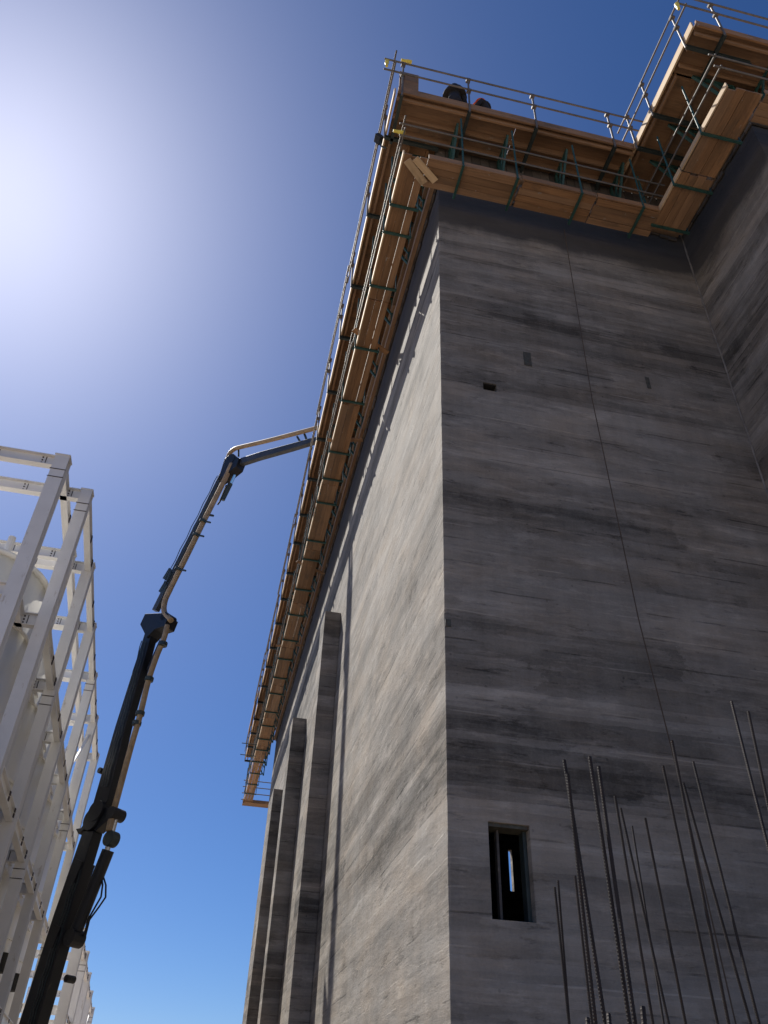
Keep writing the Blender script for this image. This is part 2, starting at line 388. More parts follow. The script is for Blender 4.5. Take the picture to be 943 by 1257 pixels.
# ------------------------------------------------------------------ decks round the top
ZU, ZL = 19.25, 16.6
UX, UY, UWX, UWY = 1.50, 8.48, 7.37, 5.70          # outer edges of the upper deck
LX, LY, LWX, LWY = 1.77, 8.60, 7.61, 5.79          # outer edges of the lower deck
YE = 50.6                                           # far end of the decks
_cache = {}
def board(L, wd, th, m):
    k = (round(L, 2), round(wd, 3), round(th, 3), m.name)
    if k not in _cache: _cache[k] = MB().box((0, -wd/2, -th/2), (L, wd/2, th/2)).mesh('board', m)
    return _cache[k]
def lay(name, p, q, wd, th, m, parent, roll=0, jz=0):
    """a straight board from p to q"""
    p, q = Vector(p), Vector(q); d = q-p; L = d.length
    rz = math.atan2(d.y, d.x); ry = -math.asin(d.z/L)
    return link(name, board(L, wd, th, m), parent, p+Vector((0, 0, jz)), (roll, ry, rz))

class Run:
    """one straight side: s runs along the wall, o is the distance outward from the wall"""
    def __init__(s, org, along, out): s.o = Vector((*org, 0)); s.a = Vector((*along, 0)); s.n = Vector((*out, 0))
    def P(s, u, o, z): q = s.o+s.a*u+s.n*o; return Vector((q.x, q.y, z))
left = Run((XC, 0), (0, 1), (-1, 0)); front = Run((0, YF), (1, 0), (0, -1)); wing = Run((XI, 0), (0, 1), (-1, 0)); wfront = Run((0, YW), (1, 0), (0, -1))

def lower_deck(run, u0, u1, oi, oo, hang, label, nplank, rail_u, joints, base_u, rails_out=.06):
    t = thing('hanging_scaffold', label, 'scaffold', run.P(base_u, (oi+oo)/2, ZL), 'hanging finisher scaffolds below the form')
    wd = (oo-oi)/nplank
    js = [u0]+[j for j in joints if u0 < j < u1]+[u1]
    for k in range(nplank):
        o = oi+wd*(k+.5)
        for i in range(len(js)-1):
            a, b2 = js[i], js[i+1]
            e = random.uniform(-.06, .06)
            jo = random.uniform(-.006, .006)
            lay('plank', run.P(a+.012+max(0, e), o+jo, ZL+.025), run.P(b2-.012, o+jo+random.uniform(-.004, .004), ZL+.025), wd-random.uniform(.003, .012), .045, M['plank'], t, jz=random.uniform(-.008, .008))
    # toe board on the outer edge
    for i in range(len(js)-1):
        lay('toe_board', run.P(js[i]+.02, oo+.022+random.uniform(-.006, .012), ZL+.09), run.P(js[i+1]-.02, oo+.022+random.uniform(-.006, .012), ZL+.09+random.uniform(-.01, .01)), .16, .032, M['pale_wood' if abs(run.n.x) > .5 else 'plank'], t, roll=math.pi/2)  # paler wood on sun-facing runs paints in the sunlight
    for u in hang:
        mb = MB()
        mb.beam(run.P(u, oi-.10, ZL-.035), run.P(u, oo+.07, ZL-.035), .05, .05)
        mb.build('bearer_bar', M['green'], t)
        MB().tube([run.P(u, oo+.055, ZL-.05), run.P(u, oo+.055, 18.62)], .022, 6).build('hanger', M['green'], t)
        MB().tube([run.P(u, oi-.08, ZL-.05), run.P(u, oi-.08, 18.62)], .016, 6).build('hanger', M['green'], t)
    for z in (17.76, 17.24):
        n = max(1, round((rail_u[1]-rail_u[0])/6)); 
        for i in range(n):
            a = rail_u[0]+(rail_u[1]-rail_u[0])*i/n; b2 = rail_u[0]+(rail_u[1]-rail_u[0])*(i+1)/n+.15
            MB().tube([run.P(a, oo+rails_out+.03*(i % 2), z), run.P(b2, oo+rails_out+.03*(i % 2), z+random.uniform(-.02, .02))], .021, 6).build('guard_rail', M['galv'], t)
    return t

hl = [onZ(*p, ZL).y for p in ((484,251),(474,284),(459,350),(440,426),(424,491),(410,554),(402,587),(393,616),(383,663),(377,686),(368.6,723),(360,754),(352,785))]
y = hl[-1]+1.7
while y < YE-.4: hl.append(y); y += random.uniform(1.5, 2.1)
jl = [LY+.15+i*3.66 for i in range(1, 13)]
lower_deck(left, LY-.02, YE, XC-2.27, XC-LX, hl, 'long lower hanging plank walkway along the sunlit wall', 3, (LY-.25, YE+.1), jl, 28)
hf = [onZ(*p, ZL).x for p in ((567.6,207),(633.8,223),(713,240),(789,256))]
lower_deck(front, LX+.50, 7.63, .38, YF-LY, hf, 'lower hanging plank walkway along the shaded front wall', 4, (LX-.15, 7.75), [4.35, 6.1], 5)
hw = [onY(*p, 0.001).y for p in ()] or [8.9, 7.9, 6.75]
lower_deck(wing, LWY, LY+.42, XI-8.36, XI-LWX, hw, 'lower hanging plank walkway along the wall that juts towards the camera', 4, (LWY-.1, LY+.55), [7.6], 7.5)
lower_deck(wfront, 8.38, 15, .38, YW-LWY, [9.3, 11, 12.7, 14.4], 'lower hanging plank walkway at the upper right across the jutting wing front', 4, (LWX-.2, 15), [10.4, 13], 11)
# cover boards nailed across the outer corner of the lower walkway
cc = tag(lay('cover_board', (1.84, 8.70, ZL-.035), (2.33, 9.12, ZL-.035), .17, .03, M['pale_wood'], None), 'pale cover board under the lower walkway corner, nearer the outer tip', 'board', 'cover boards at the corner')
cc = tag(lay('cover_board', (2.00, 8.62, ZL-.04), (2.55, 9.02, ZL-.04), .15, .03, M['pale_wood'], None), 'pale cover board under the lower walkway corner, nearer the front wall', 'board', 'cover boards at the corner')
# far end return of the left walkway
et = thing('hanging_scaffold', 'short end walkway at the far bottom end of the long walkway', 'scaffold', (2.4, YE+.3, ZL), 'hanging finisher scaffolds below the form')
for k in range(3): lay('plank', (1.70, YE+.12+.24*k, ZL-.02), (3.3, YE+.12+.24*k, ZL-.02), .22, .045, M['plank'], et)
lay('toe_board', (1.68, YE-.05, ZL+.02), (3.3, YE-.05, ZL+.02), .2, .035, M['plank'], et, roll=math.pi/2)
for z in (17.0, 17.4, 17.8, 18.2): MB().tube([(1.6, YE+.9, z), (4.2, YE+.9, z)], .03, 6).build('guard_rail', M['galv'], et)
MB().beam((1.75, YE+.1, ZL-.1), (1.75, YE+.1, 18.7), .07, .07).build('post', M['dark_steel'], et)

def upper_deck(run, u0, u1, oo, br, label, base_u, kn, rail_u, fas0=None):
    t = thing('working_deck', label, 'deck', run.P(base_u, oo/2, ZU-.3), 'timber working decks at the top')
    zs = ZU-.14     # underside of the boards
    n = max(1, round((u1-u0)/2.44)); L = (u1-u0)/n
    for i in range(n):                                  # plywood sheets and the timber under them
        a, b2 = u0+L*i, u0+L*(i+1)
        for o0, o1 in ((-.025, oo*.52), (oo*.52, oo)):
            p = MB(); A, B = run.P(a+.004, o0+.003, zs), run.P(b2-.004, o1-.003, zs+.02)
            p.box((min(A.x,B.x), min(A.y,B.y), zs), (max(A.x,B.x), max(A.y,B.y), zs+.02)).build('plywood_sheet', M['ply'], t)
    n2 = max(1, round((u1-u0)/4.2)); L2 = (u1-u0)/n2
    for i in range(n2):
        a, b2 = u0+L2*i+.006, u0+L2*(i+1)-.006
        j = lambda: random.uniform(-.012, .012)
        fa = a if (fas0 is None or i) else fas0
        lay('fascia_board', run.P(fa, oo+.022+j(), ZU-.13), run.P(b2, oo+.022+j(), ZU-.13), .25, .04, M['pale_wood' if abs(run.n.x) > .5 else 'plank'], t, roll=math.pi/2, jz=j())  # sun-facing fascia gets a paler colour in place of sunlight
        for o in (.24, oo*.55, oo-.10):
            lay('joist', run.P(a, o+j(), zs-.10), run.P(b2, o+j(), zs-.10), .19, .045, M['plank'], t, roll=math.pi/2)
        lay('edge_plank', run.P(a, oo-.07+j(), zs+.045), run.P(b2, oo-.07+j(), zs+.045), .2, .04, M['plank'], t)
    for u in br:                                        # steel outrigger with the guard-rail post at its end
        MB().hbeam(run.P(u, .02, zs-.255), run.P(u, oo+.05, zs-.255), .07, .11, .012).build('outrigger', M['dark_steel'], t)
        po = MB().tube([run.P(u, oo+.055, zs-.3), run.P(u, oo+.075, 20.42)], .024, 8).build('post', M['galv'], t)
        for z in (20.34, 19.8): MB().box(tuple(run.P(u, oo+.075, z)-Vector((.05,.05,.04))), tuple(run.P(u, oo+.075, z)+Vector((.05,.05,.04)))).build('coupler', M['galv'], po)
    for u in kn:                                        # green triangular knee frames carrying the form
        mb = MB(); top = run.P(u, oo*.72, zs-.21); low = run.P(u, .12, 17.75); back = run.P(u, .12, zs-.21)
        mb.beam(top, low, .05, .06); mb.beam(back, low, .05, .07); mb.beam(back, top, .05, .06); mb.beam(run.P(u, oo*.42, zs-.21), run.P(u, .12, 18.2), .04, .05)
        mb.build('knee_frame', M['green'], t)
    for z in (20.34, 19.8):
        n = max(1, round((rail_u[1]-rail_u[0])/6.1))
        for i in range(n):
            a = rail_u[0]+(rail_u[1]-rail_u[0])*i/n; b2 = rail_u[0]+(rail_u[1]-rail_u[0])*(i+1)/n+.2
            MB().tube([run.P(a, oo+.11+.03*(i % 2), z), run.P(b2, oo+.11+.03*(i % 2), z+random.uniform(-.02, .02))], .022, 6).build('guard_rail', M['galv'], t)
    return t
bl = [UY+.9+i*2.13+random.uniform(-.15, .15) for i in range(20)]
dl = upper_deck(left, YF-.02, YE-.6, XC-UX, bl, 'long upper timber deck along the sunlit wall under the pump boom tip', 28, hl[::1], (UY-.35, YE), fas0=UY+.01)
bf = [onZ(*p, ZU).x for p in ((576,127),(656.7,148.5),(751.6,171))]
df = upper_deck(front, UX+.03, UWX-.02, YF-UY, [1.62]+bf, 'upper timber deck along the shaded front wall with two workers on it', 5, hf, (UX-.35, UWX+.3))
bw = [6.05, 7.55, 8.35]
dw = upper_deck(wing, YW-.02, YF-.03, XI-UWX, bw, 'upper timber deck along the wall that juts towards the camera', 7.5, [6.6, 7.7, 8.6], (UWY-.15, UY+.1), fas0=UWY+.01)
dwf = upper_deck(wfront, UWX+.03, 15, YW-UWY, [8.0, 9.9, 12, 14], 'upper timber deck at the upper right corner across the jutting wing front', 11, [9.3, 11, 12.7], (UWX-.3, 15))
# upright plywood and yellow rail caps at the outer corner
tag(MB().box((UX+.06, UY+.02, ZU+.05), (UX+.52, UY+.05, ZU+.95)).build('plywood_panel', M['ply'], None), 'dark upright plywood panel on the deck corner above the sunlit edge', 'panel')
def cap(p, ax, label):
    p = Vector(p); ax = Vector(ax)
    tag(MB().tube([p-ax*.13, p-ax*.03, p+ax*.03, p+ax*.13], [.035, .035, .05, .05], 8).build('rail_cap', M['yellow'], None), label, 'rail cap', 'yellow rail caps')
r0 = onY(475, 78, UY-.1); cap(r0, (0,0,1), 'yellow upright cap at the left tip of the topmost corner rail')
r0 = onY(499, 75, UY-.1); cap(r0, (1,0,0), 'yellow flat cap beside the topmost corner post')
r0 = onY(490, 162, LY-.08); cap(r0, (1,0,0), 'yellow cap on the lower corner rail below the plywood panel')
r0 = onY(832, 8, UWY-.1); cap(r0, (0,0,1), 'yellow cap on the rail corner at the upper right')
# floodlight clamped outside the corner rail
fl = thing('floodlight', 'small black floodlight clamped outside the upper left corner rail', 'floodlight', onX(467, 172, UX-.18))
p = Vector(fl.location)
mb = MB().beam(p+Vector((-.10, 0, .10)), p+Vector((.02, 0, -.03)), .20, .12); mb.build('housing', M['rubber'], fl, bevel=.01)
MB().tube([p+Vector((0, 0, 0)), p+Vector((.02, 0, -.25)), p+Vector((.14, 0, -.3))], .02, 6).build('bracket', M['dark_steel'], fl)
# roof sheet of the deck over the building
rf = MB()
rf.box((XC+.03, YF+.03, ZU-.16), (XR, YB, ZU-.12)); rf.box((XI+.03, YW+.03, ZU-.161), (XR, YF+.03, ZU-.121))
tag(rf.build('deck_sheet', M['ply'], None), 'flat plywood deck covering the open top of the concrete building', 'deck')

# ------------------------------------------------------------------ slip form hugging the wall
def slip_form(run, u0, u1, label, base_u, sw=.22):
    t = thing('slip_form', label, 'formwork', run.P(base_u, .1, 17.4), 'slip forms round the wall head')
    n = int((u1-u0)/sw)
    me = {}
    for i in range(n):
        zb = 17.35+random.choice((0, .02, .05, -.04, .08))
        A, B = run.P(u0+sw*i+.006, .02, zb), run.P(u0+sw*(i+1)-.006, .055, ZT+.3)
        MB().box((min(A.x,B.x), min(A.y,B.y), zb), (max(A.x,B.x), max(A.y,B.y), ZT+.49)).build('stave', M['form'], t)
    nn = max(1, round((u1-u0)/4)); L = (u1-u0)/nn
    for z in (17.55, 18.35):
        for i in range(nn):
            lay('waler', run.P(u0+L*i, .115+random.uniform(-.01,.01), z), run.P(u0+L*(i+1)-.01, .115, z), .10, .2, M['waler'], t)
slip_form(left, YF-.05, YB-.2, 'dark timber slip form along the head of the sunlit wall', 28)
slip_form(front, XC-.05, XI-.15, 'dark timber slip form along the head of the shaded front wall', 5.5)
slip_form(wing, YW-.05, YF-.25, 'dark timber slip form along the head of the jutting wall side', 8)
slip_form(wfront, XI-.05, 15, 'dark timber slip form along the head of the jutting wing front', 11)

# odd board ends left lying across the long walkway, and slack cables under it
lb = ((13.6, .5, .12), (17.9, -.35, .10), (24.5, .45, .16), (31.0, -.5, .2))
lt = ('nearest the corner', 'second from the corner', 'third from the corner', 'farthest down the walkway')
for k, (y, sk_, ov) in enumerate(lb):
    tag(lay('loose_board', (LX-.06-ov, y, ZL+.20), (2.62, y+sk_, ZL+.12), .14, .03, M['plank'], None), 'loose board end lying across the long lower walkway, '+lt[k], 'board', 'loose boards on the long walkway')
for k, (xa, za, y0_, y1_) in enumerate(((1.82, 18.55, 9.3, 26), (1.68, 17.7, 20, 41))):
    pts = []; ys = y0_
    while ys < y1_:
        sp = random.uniform(1.6, 3.2); sg = random.uniform(.10, .38)
        for q in range(8): f_ = q/8; pts.append(Vector((xa+.03*math.sin(ys+f_*3), ys+sp*f_, za-sg*4*f_*(1-f_))))
        ys += sp
    tag(MB().tube(pts, .014, 6).build('slack_cable', M['rubber'], None), ('slack black cable looped under the upper long deck near the corner', 'slack black cable looped along the lower guard rail towards the far end')[k], 'cable')
# two rods poking out near the far end and a stack of boards there
for k, pp in enumerate(((297, 912), (295, 926))):
    q = onX(*pp, UX-.55); e = Vector((UX+.3, q.y, q.z))
    tag(MB().tube([q, e], .025, 6).build('protruding_rod', M['dark_steel'], None), ('upper' if k == 0 else 'lower')+' of the two thin rods sticking out at the far end of the long deck', 'rod', 'rods at the far end')
pk = thing('debris_board', 'weathered board stack hung outside the far end of the upper deck', 'board', (UX-.2, 42.5, 18.6))
for k in range(3): lay('board', (UX-.14-.05*k, 40.2, 18.9-.25*k), (UX-.14-.05*k, 44.4, 18.9-.25*k), .24, .035, M['plank'], pk, roll=math.pi/2)

# ------------------------------------------------------------------ two workers on the front deck
def worker(px, py, Y, face, label, top_mat, helmet=None, hood=False):
    """a crouching worker whose head top is seen at the given pixel, standing on the upper deck"""
    h = onY(px, py, Y); zd = ZU-.10; base = Vector((h.x, Y, zd))
    t = thing('person', label, 'person', base, 'workers on the front deck')
    H = h.z-zd; f = Vector(face).normalized(); sd = f.cross(Vector((0,0,1)))
    def P(a, b, c): q = base+sd*a+f*b; return Vector((q.x, q.y, zd+c))
    k = H/1.12
    J = {'pel': P(0,-.14,.48*k), 'sp': P(0,-.02,.66*k), 'ch': P(0,.02,.82*k), 'nk': P(0,.03,.95*k), 'hd0': P(0,.05,1.01*k),
         'sl': P(-.19,.02,.84*k), 'sr': P(.19,.02,.84*k), 'el': P(-.27,.14,.62*k), 'er': P(.27,.14,.62*k), 'wl': P(-.14,.34,.56*k), 'wr': P(.14,.34,.56*k),
         'hl': P(-.10,-.14,.45*k), 'hr': P(.10,-.14,.45*k), 'kl': P(-.15,.24,.48*k), 'kr': P(.15,.24,.44*k), 'al': P(-.14,.02,.09), 'ar': P(.14,.0,.09), 'tl': P(-.15,.2,.05), 'tr': P(.15,.18,.05)}
    names = list(J); E = [('pel','sp'),('sp','ch'),('ch','nk'),('nk','hd0'),('ch','sl'),('ch','sr'),('sl','el'),('sr','er'),('el','wl'),('er','wr'),('pel','hl'),('pel','hr'),('hl','kl'),('hr','kr'),('kl','al'),('kr','ar'),('al','tl'),('ar','tr')]
    rad = {'pel':.15,'sp':.145,'ch':.155,'nk':.062,'hd0':.06,'sl':.075,'sr':.075,'el':.05,'er':.05,'wl':.034,'wr':.034,'hl':.10,'hr':.10,'kl':.068,'kr':.068,'al':.05,'ar':.05,'tl':.04,'tr':.04}
    me = bpy.data.meshes.new('body'); me.from_pydata([tuple(J[n]-base) for n in names], [(names.index(a), names.index(c)) for a, c in E], []); me.materials.append(top_mat)
    o = link('body', me, t); sk = o.modifiers.new('skin', 'SKIN')
    for i, n in enumerate(names): v = me.skin_vertices[0].data[i]; v.radius = (rad[n], rad[n]); v.use_root = n == 'pel'
    sk.use_smooth_shade = True; ss = o.modifiers.new('sub', 'SUBSURF'); ss.levels = 1; ss.render_levels = 2
    # head with nose, ears and jaw
    hc = P(0, .09, 1.0*k+.02); mb = MB(); n = 14; prof = []
    for i in range(11):
        a = math.pi*i/10; z = -math.cos(a)*.125; r = math.sin(a)*.082*(1-.12*max(0, -z/.125)); prof.append((max(r, .002), z))
    mb.lathe(prof, n, hc); mb.lathe([(.004, -.02), (.016, -.012), (.012, .01), (.003, .03)], 6, hc+f*.085)
    for s in (-1, 1): mb.lathe([(.004, -.035), (.016, -.01), (.02, .015), (.006, .03)], 6, hc+sd*(.082*s))
    mb.build('head', M['skin'], t, smooth=True)
    for s in (-1, 1):                                   # hands with five fingers gripping forward
        wv = P(.14*s, .34, .56*k); mb = MB(); mb.beam(wv-f*.01, wv+f*.08, .075, .03)
        for q in range(4):
            b0 = wv+f*.08+sd*(-.03+.02*q); mb.tube([b0, b0+f*(.035+.006*(q in (1, 2)))-Vector((0,0,.008)), b0+f*.05-Vector((0,0,.04))], [.009, .008, .007], 6)
        b0 = wv+f*.02-sd*(.04*s); mb.tube([b0, b0+f*.03-sd*(.02*s), b0+f*.06-sd*(.015*s)-Vector((0,0,.015))], [.011, .01, .008], 6)
        mb.build('hand', M['skin'], t, smooth=True)
    if hood:
        mb = MB(); c = hc+Vector((0, 0, .01))
        prof = [(.31, -.50), (.30, -.36), (.255, -.25), (.19, -.16), (.165, -.06), (.14, .05), (.085, .14), (.03, .20), (.004, .24)]
        mb.lathe(prof, 18, c-f*.02); mb.build('hooded_jacket', M['cloth'], t, smooth=True)
    if helmet:
        mb = MB(); c = hc+Vector((0, 0, .035))
        mb.lathe([(.145, -.012), (.142, 0), (.122, .004), (.118, .05), (.095, .105), (.055, .135), (.004, .145)], 20, c)
        mb.prism([c+f*.10+sd*.09, c+f*.185+sd*.05, c+f*.185-sd*.05, c+f*.10-sd*.09], (0, 0, .012)); mb.build('hard_hat', helmet, t, smooth=True)
        mb = MB(); mb.lathe([(.21, -.36), (.225, -.27), (.17, -.17), (.11, -.11), (.085, -.06)], 16, hc-f*.03); mb.build('collar', M['cloth'], t, smooth=True)
    return t
worker(557, 102, 8.95, (.4, .9, 0), 'person in a black hooded jacket crouching on the front deck near the corner', M['cloth'], hood=True)
worker(594, 123, 8.92, (-.8, .5, 0), 'person in black with an orange hard hat crouching behind the front deck edge', M['cloth'], helmet=M['orange'])

# ------------------------------------------------------------------ concrete pump boom
BU = Vector((.7, -.714, 0)).normalized(); BN = Vector((BU.y, -BU.x, 0)); BP = Vector((-1.49, 26.08, 22.64))
def bp(x, y, lat=0):
    r = ray(x, y); return r*((BP.dot(BN))/(r.dot(BN)))+BN*lat
pump = thing('concrete_pump_boom', 'dark articulated concrete pump boom reaching up between steel frame and deck', 'pump boom', Vector((bp(0, 1390).x, bp(0, 1390).y, GZ)))
def section(pts_c, hts, wd, name='boom_section', m='boom'):
    """box girder along in-plane centre points with given depths"""
    L = []; Rr = []
    P_ = [bp(*p) for p in pts_c]
    for i, p in enumerate(P_):
        d = (P_[min(i+1, len(P_)-1)]-P_[max(0, i-1)]).normalized(); nrm = d.cross(BN).normalized()
        L.append(p+nrm*hts[i]/2); Rr.append(p-nrm*hts[i]/2)
    return MB().prism(L+Rr[::-1], BN*wd).build(name, M[m], pump, bevel=.02)
J = {0: (-12, 1425), 1: (121, 1006), 2: (196, 764), 3: (288, 562), 4: (410, 526)}
s1 = section([(-12, 1425), (44, 1248), (80, 1128), (114, 1022)], [.88, .82, .73, .55], .38)
# side stiffener plates and pins on the lowest section
for q in ((70, 1160), (96, 1080)): MB().prism([bp(q[0]-6, q[1]), bp(q[0]+4, q[1]-24), bp(q[0]+13, q[1]-20), bp(q[0]+3, q[1]+6)], BN*.53).build('stiffener_plate', M['boom'], pump)
s2 = section([(122, 1004), (128, 985), (152, 893), (188, 772)], [.40, .70, .55, .40], .32)
s3 = section([(191, 750), (219, 694), (246, 640), (280, 570)], [.25, .27, .26, .25], .2, m='boom_arm')
s4 = section([(286, 571), (320, 560), (360, 549), (405, 536)], [.34, .33, .29, .22], .2, m='boom_arm')
def disc(px, py, r, wd, m='boom', name='joint'): c = bp(px, py); return MB().tube([c-BN*wd/2, c+BN*wd/2], r, 18).build(name, M[m], pump, bevel=.01)
disc(119, 1008, .36, .52); disc(125, 998, .34, .56); disc(143, 1000, .20, .5); disc(196, 764, .26, .45); disc(286, 568, .30, .45); disc(207, 760, .18, .5)
MB().prism([bp(118, 990), bp(139, 994), bp(147, 998), bp(146, 1004), bp(138, 1008), bp(122, 1022), bp(112, 1016)], BN*.34).build('joint_link', M['boom'], pump, bevel=.01)
MB().prism([bp(100, 1020), bp(103, 1026), bp(112, 1018), bp(114, 1008), bp(106, 1019)], BN*.45).build('joint_lug', M['boom'], pump)
MB().prism([bp(178, 770), bp(184, 757), bp(206, 756), bp(213, 760), bp(208, 772), bp(196, 776), bp(186, 786)], BN*.5).build('joint_link', M['boom'], pump, bevel=.01)
MB().prism([bp(272, 592), bp(280, 566), bp(290, 562), bp(298, 566), bp(294, 576), bp(284, 584)], BN*.42).build('joint_link', M['boom'], pump, bevel=.01)
# hydraulic cylinders
MB().tube([bp(90, 1152), bp(133, 1044)], .19, 14).build('hydraulic_cylinder', M['boom'], pump)
MB().tube([bp(130, 1050), bp(143, 1002)], .085, 12).build('cylinder_rod', M['chrome'], pump)
disc(92, 1152, .24, .45); disc(137, 1030, .24, .3, 'dark_steel', 'pipe_elbow')
MB().tube([bp(181, 822, -.1), bp(197, 786, -.1)], .12, 10).build('hydraulic_cylinder', M['boom'], pump)
MB().tube([bp(196, 789, -.1), bp(203, 768, -.1)], .06, 8).build('cylinder_rod', M['chrome'], pump)
MB().tube([bp(271, 612, -.1), bp(281, 592, -.1)], .10, 10).build('hydraulic_cylinder', M['dark_steel'], pump)
MB().tube([bp(280, 594, -.1), bp(288, 577, -.1)], .075, 10).build('cylinder_rod', M['chrome'], pump)
# delivery pipe in runs with couplings
def pipe(pts, r, lat, m='pipe', n=12):
    P_ = [bp(*p) + BN*lat for p in pts]
    out = []
    for i in range(len(P_)-1):
        k = 6
        for q in range(k):
            t_ = q/k; a0 = P_[max(0, i-1)]; a1 = P_[i]; a2 = P_[i+1]; a3 = P_[min(len(P_)-1, i+2)]
            out.append(.5*((2*a1)+(a2-a0)*t_+(2*a0-5*a1+4*a2-a3)*t_*t_+(3*a1-a0-3*a2+a3)*t_**3))
    out.append(P_[-1])
    return MB().tube(out, r, n).build('delivery_pipe', M[m], pump, smooth=True)
pipe([(138, 1022), (141, 1008), (146, 990), (154, 960), (166, 915), (176, 880), (186, 838), (196, 808), (205, 786), (209, 770)], .10, .15)
pipe([(214, 764), (206, 755), (206, 742), (212, 727), (232, 687), (255, 640), (275, 600), (288, 572)], .105, .16)
pipe([(281, 572), (283, 560), (290, 553), (300, 550), (330, 543), (365, 534), (392, 527), (412, 522)], .09, .10)
for q in ((176, 878), (172, 890), (187, 836), (204, 793)): c = bp(*q)+BN*.15; MB().tube([c-Vector((0,0,.07)), c+Vector((0,0,.07))], .155, 10).build('pipe_coupling', M['dark_steel'], pump)
for q in ((224, 702), (246, 660), (254, 643)):
    c = bp(*q)+BN*.22; dd = (bp(246, 640)-bp(222, 686)).normalized(); MB().tube([c-dd*.05, c+dd*.05], .14, 12).build('pipe_coupling', M['dark_steel'], pump)
    MB().beam(c, c+(bp(q[0]+9, q[1]+2)-bp(*q)), .06, .06).build('pipe_clamp', M['dark_steel'], pump)
MB().beam(bp(255, 632), bp(262, 633), .07, .07).build('pipe_clamp', M['dark_steel'], pump)
for q, r2 in (((374, 533), (377, 541)), ((365, 536), (369, 543)), ((293, 551), (293, 560))): MB().beam(bp(*q), bp(*r2), .07, .07).build('pipe_clamp', M['dark_steel'], pump)
for q in ((206, 708), (201, 724)): c = bp(*q); MB().prism([bp(q[0]-3, q[1]+4), bp(q[0]+5, q[1]-9), bp(q[0]+8, q[1]-2), bp(q[0]+3, q[1]+8)], BN*.3).build('pipe_bracket', M['dark_steel'], pump)
for q in ((126, 947), (86, 1202)): disc(q[0], q[1], .10, .3, 'boom', 'pin')
# slack hydraulic hoses beside the lower cylinder
for k, off in enumerate((0, 4)):
    pts = [(121, 1070), (123+off*.6, 1085), (121+off, 1100), (114+off*.7, 1112), (105, 1128), (100, 1148)]
    P_ = [bp(*p)-BN*(.1+.05*k) for p in pts]; MB().tube(P_, .028, 6).build('hydraulic_hose', M['rubber'], pump, smooth=True)
P_ = [bp(*p)-BN*.1 for p in ((276, 594), (272, 604), (268, 614), (265, 618))]; MB().tube(P_, .035, 6).build('hydraulic_hose', M['rubber'], pump)
for k in range(3):
    for a_, b_2, n_ in (((30, 1300), (104, 1060), 7), ((132, 968), (180, 790), 6), ((203, 726), (272, 588), 5)):
        pts = []
        for q in range(n_*4+1):
            f_ = q/(n_*4); pts.append(bp(a_[0]+(b_2[0]-a_[0])*f_+k*2.2+.5*math.sin(f_*n_*6.28), a_[1]+(b_2[1]-a_[1])*f_)+BN*(.24-.02*k))
        MB().tube(pts, .016, 6).build('hydraulic_line', M['dark_steel'], pump)
# rubber end hose dropping onto the deck behind the rail, and the turret pedestal below the frame
e0 = bp(411, 523); MB().tube([e0, e0+Vector((.25, -.25, -.15)), e0+Vector((.35, -.35, -.6)), e0+Vector((.36, -.36, -1.6)), e0+Vector((.4, -.4, -2.3))], .10, 10).build('end_hose', M['rubber'], pump, smooth=True)
b0 = bp(-12, 1425); MB().lathe([(1.1, 0), (1.1, .25), (.7, .3), (.6, max(.6, b0.z-GZ+.2))], 20, (b0.x, b0.y, GZ)).build('pedestal', M['boom'], pump)

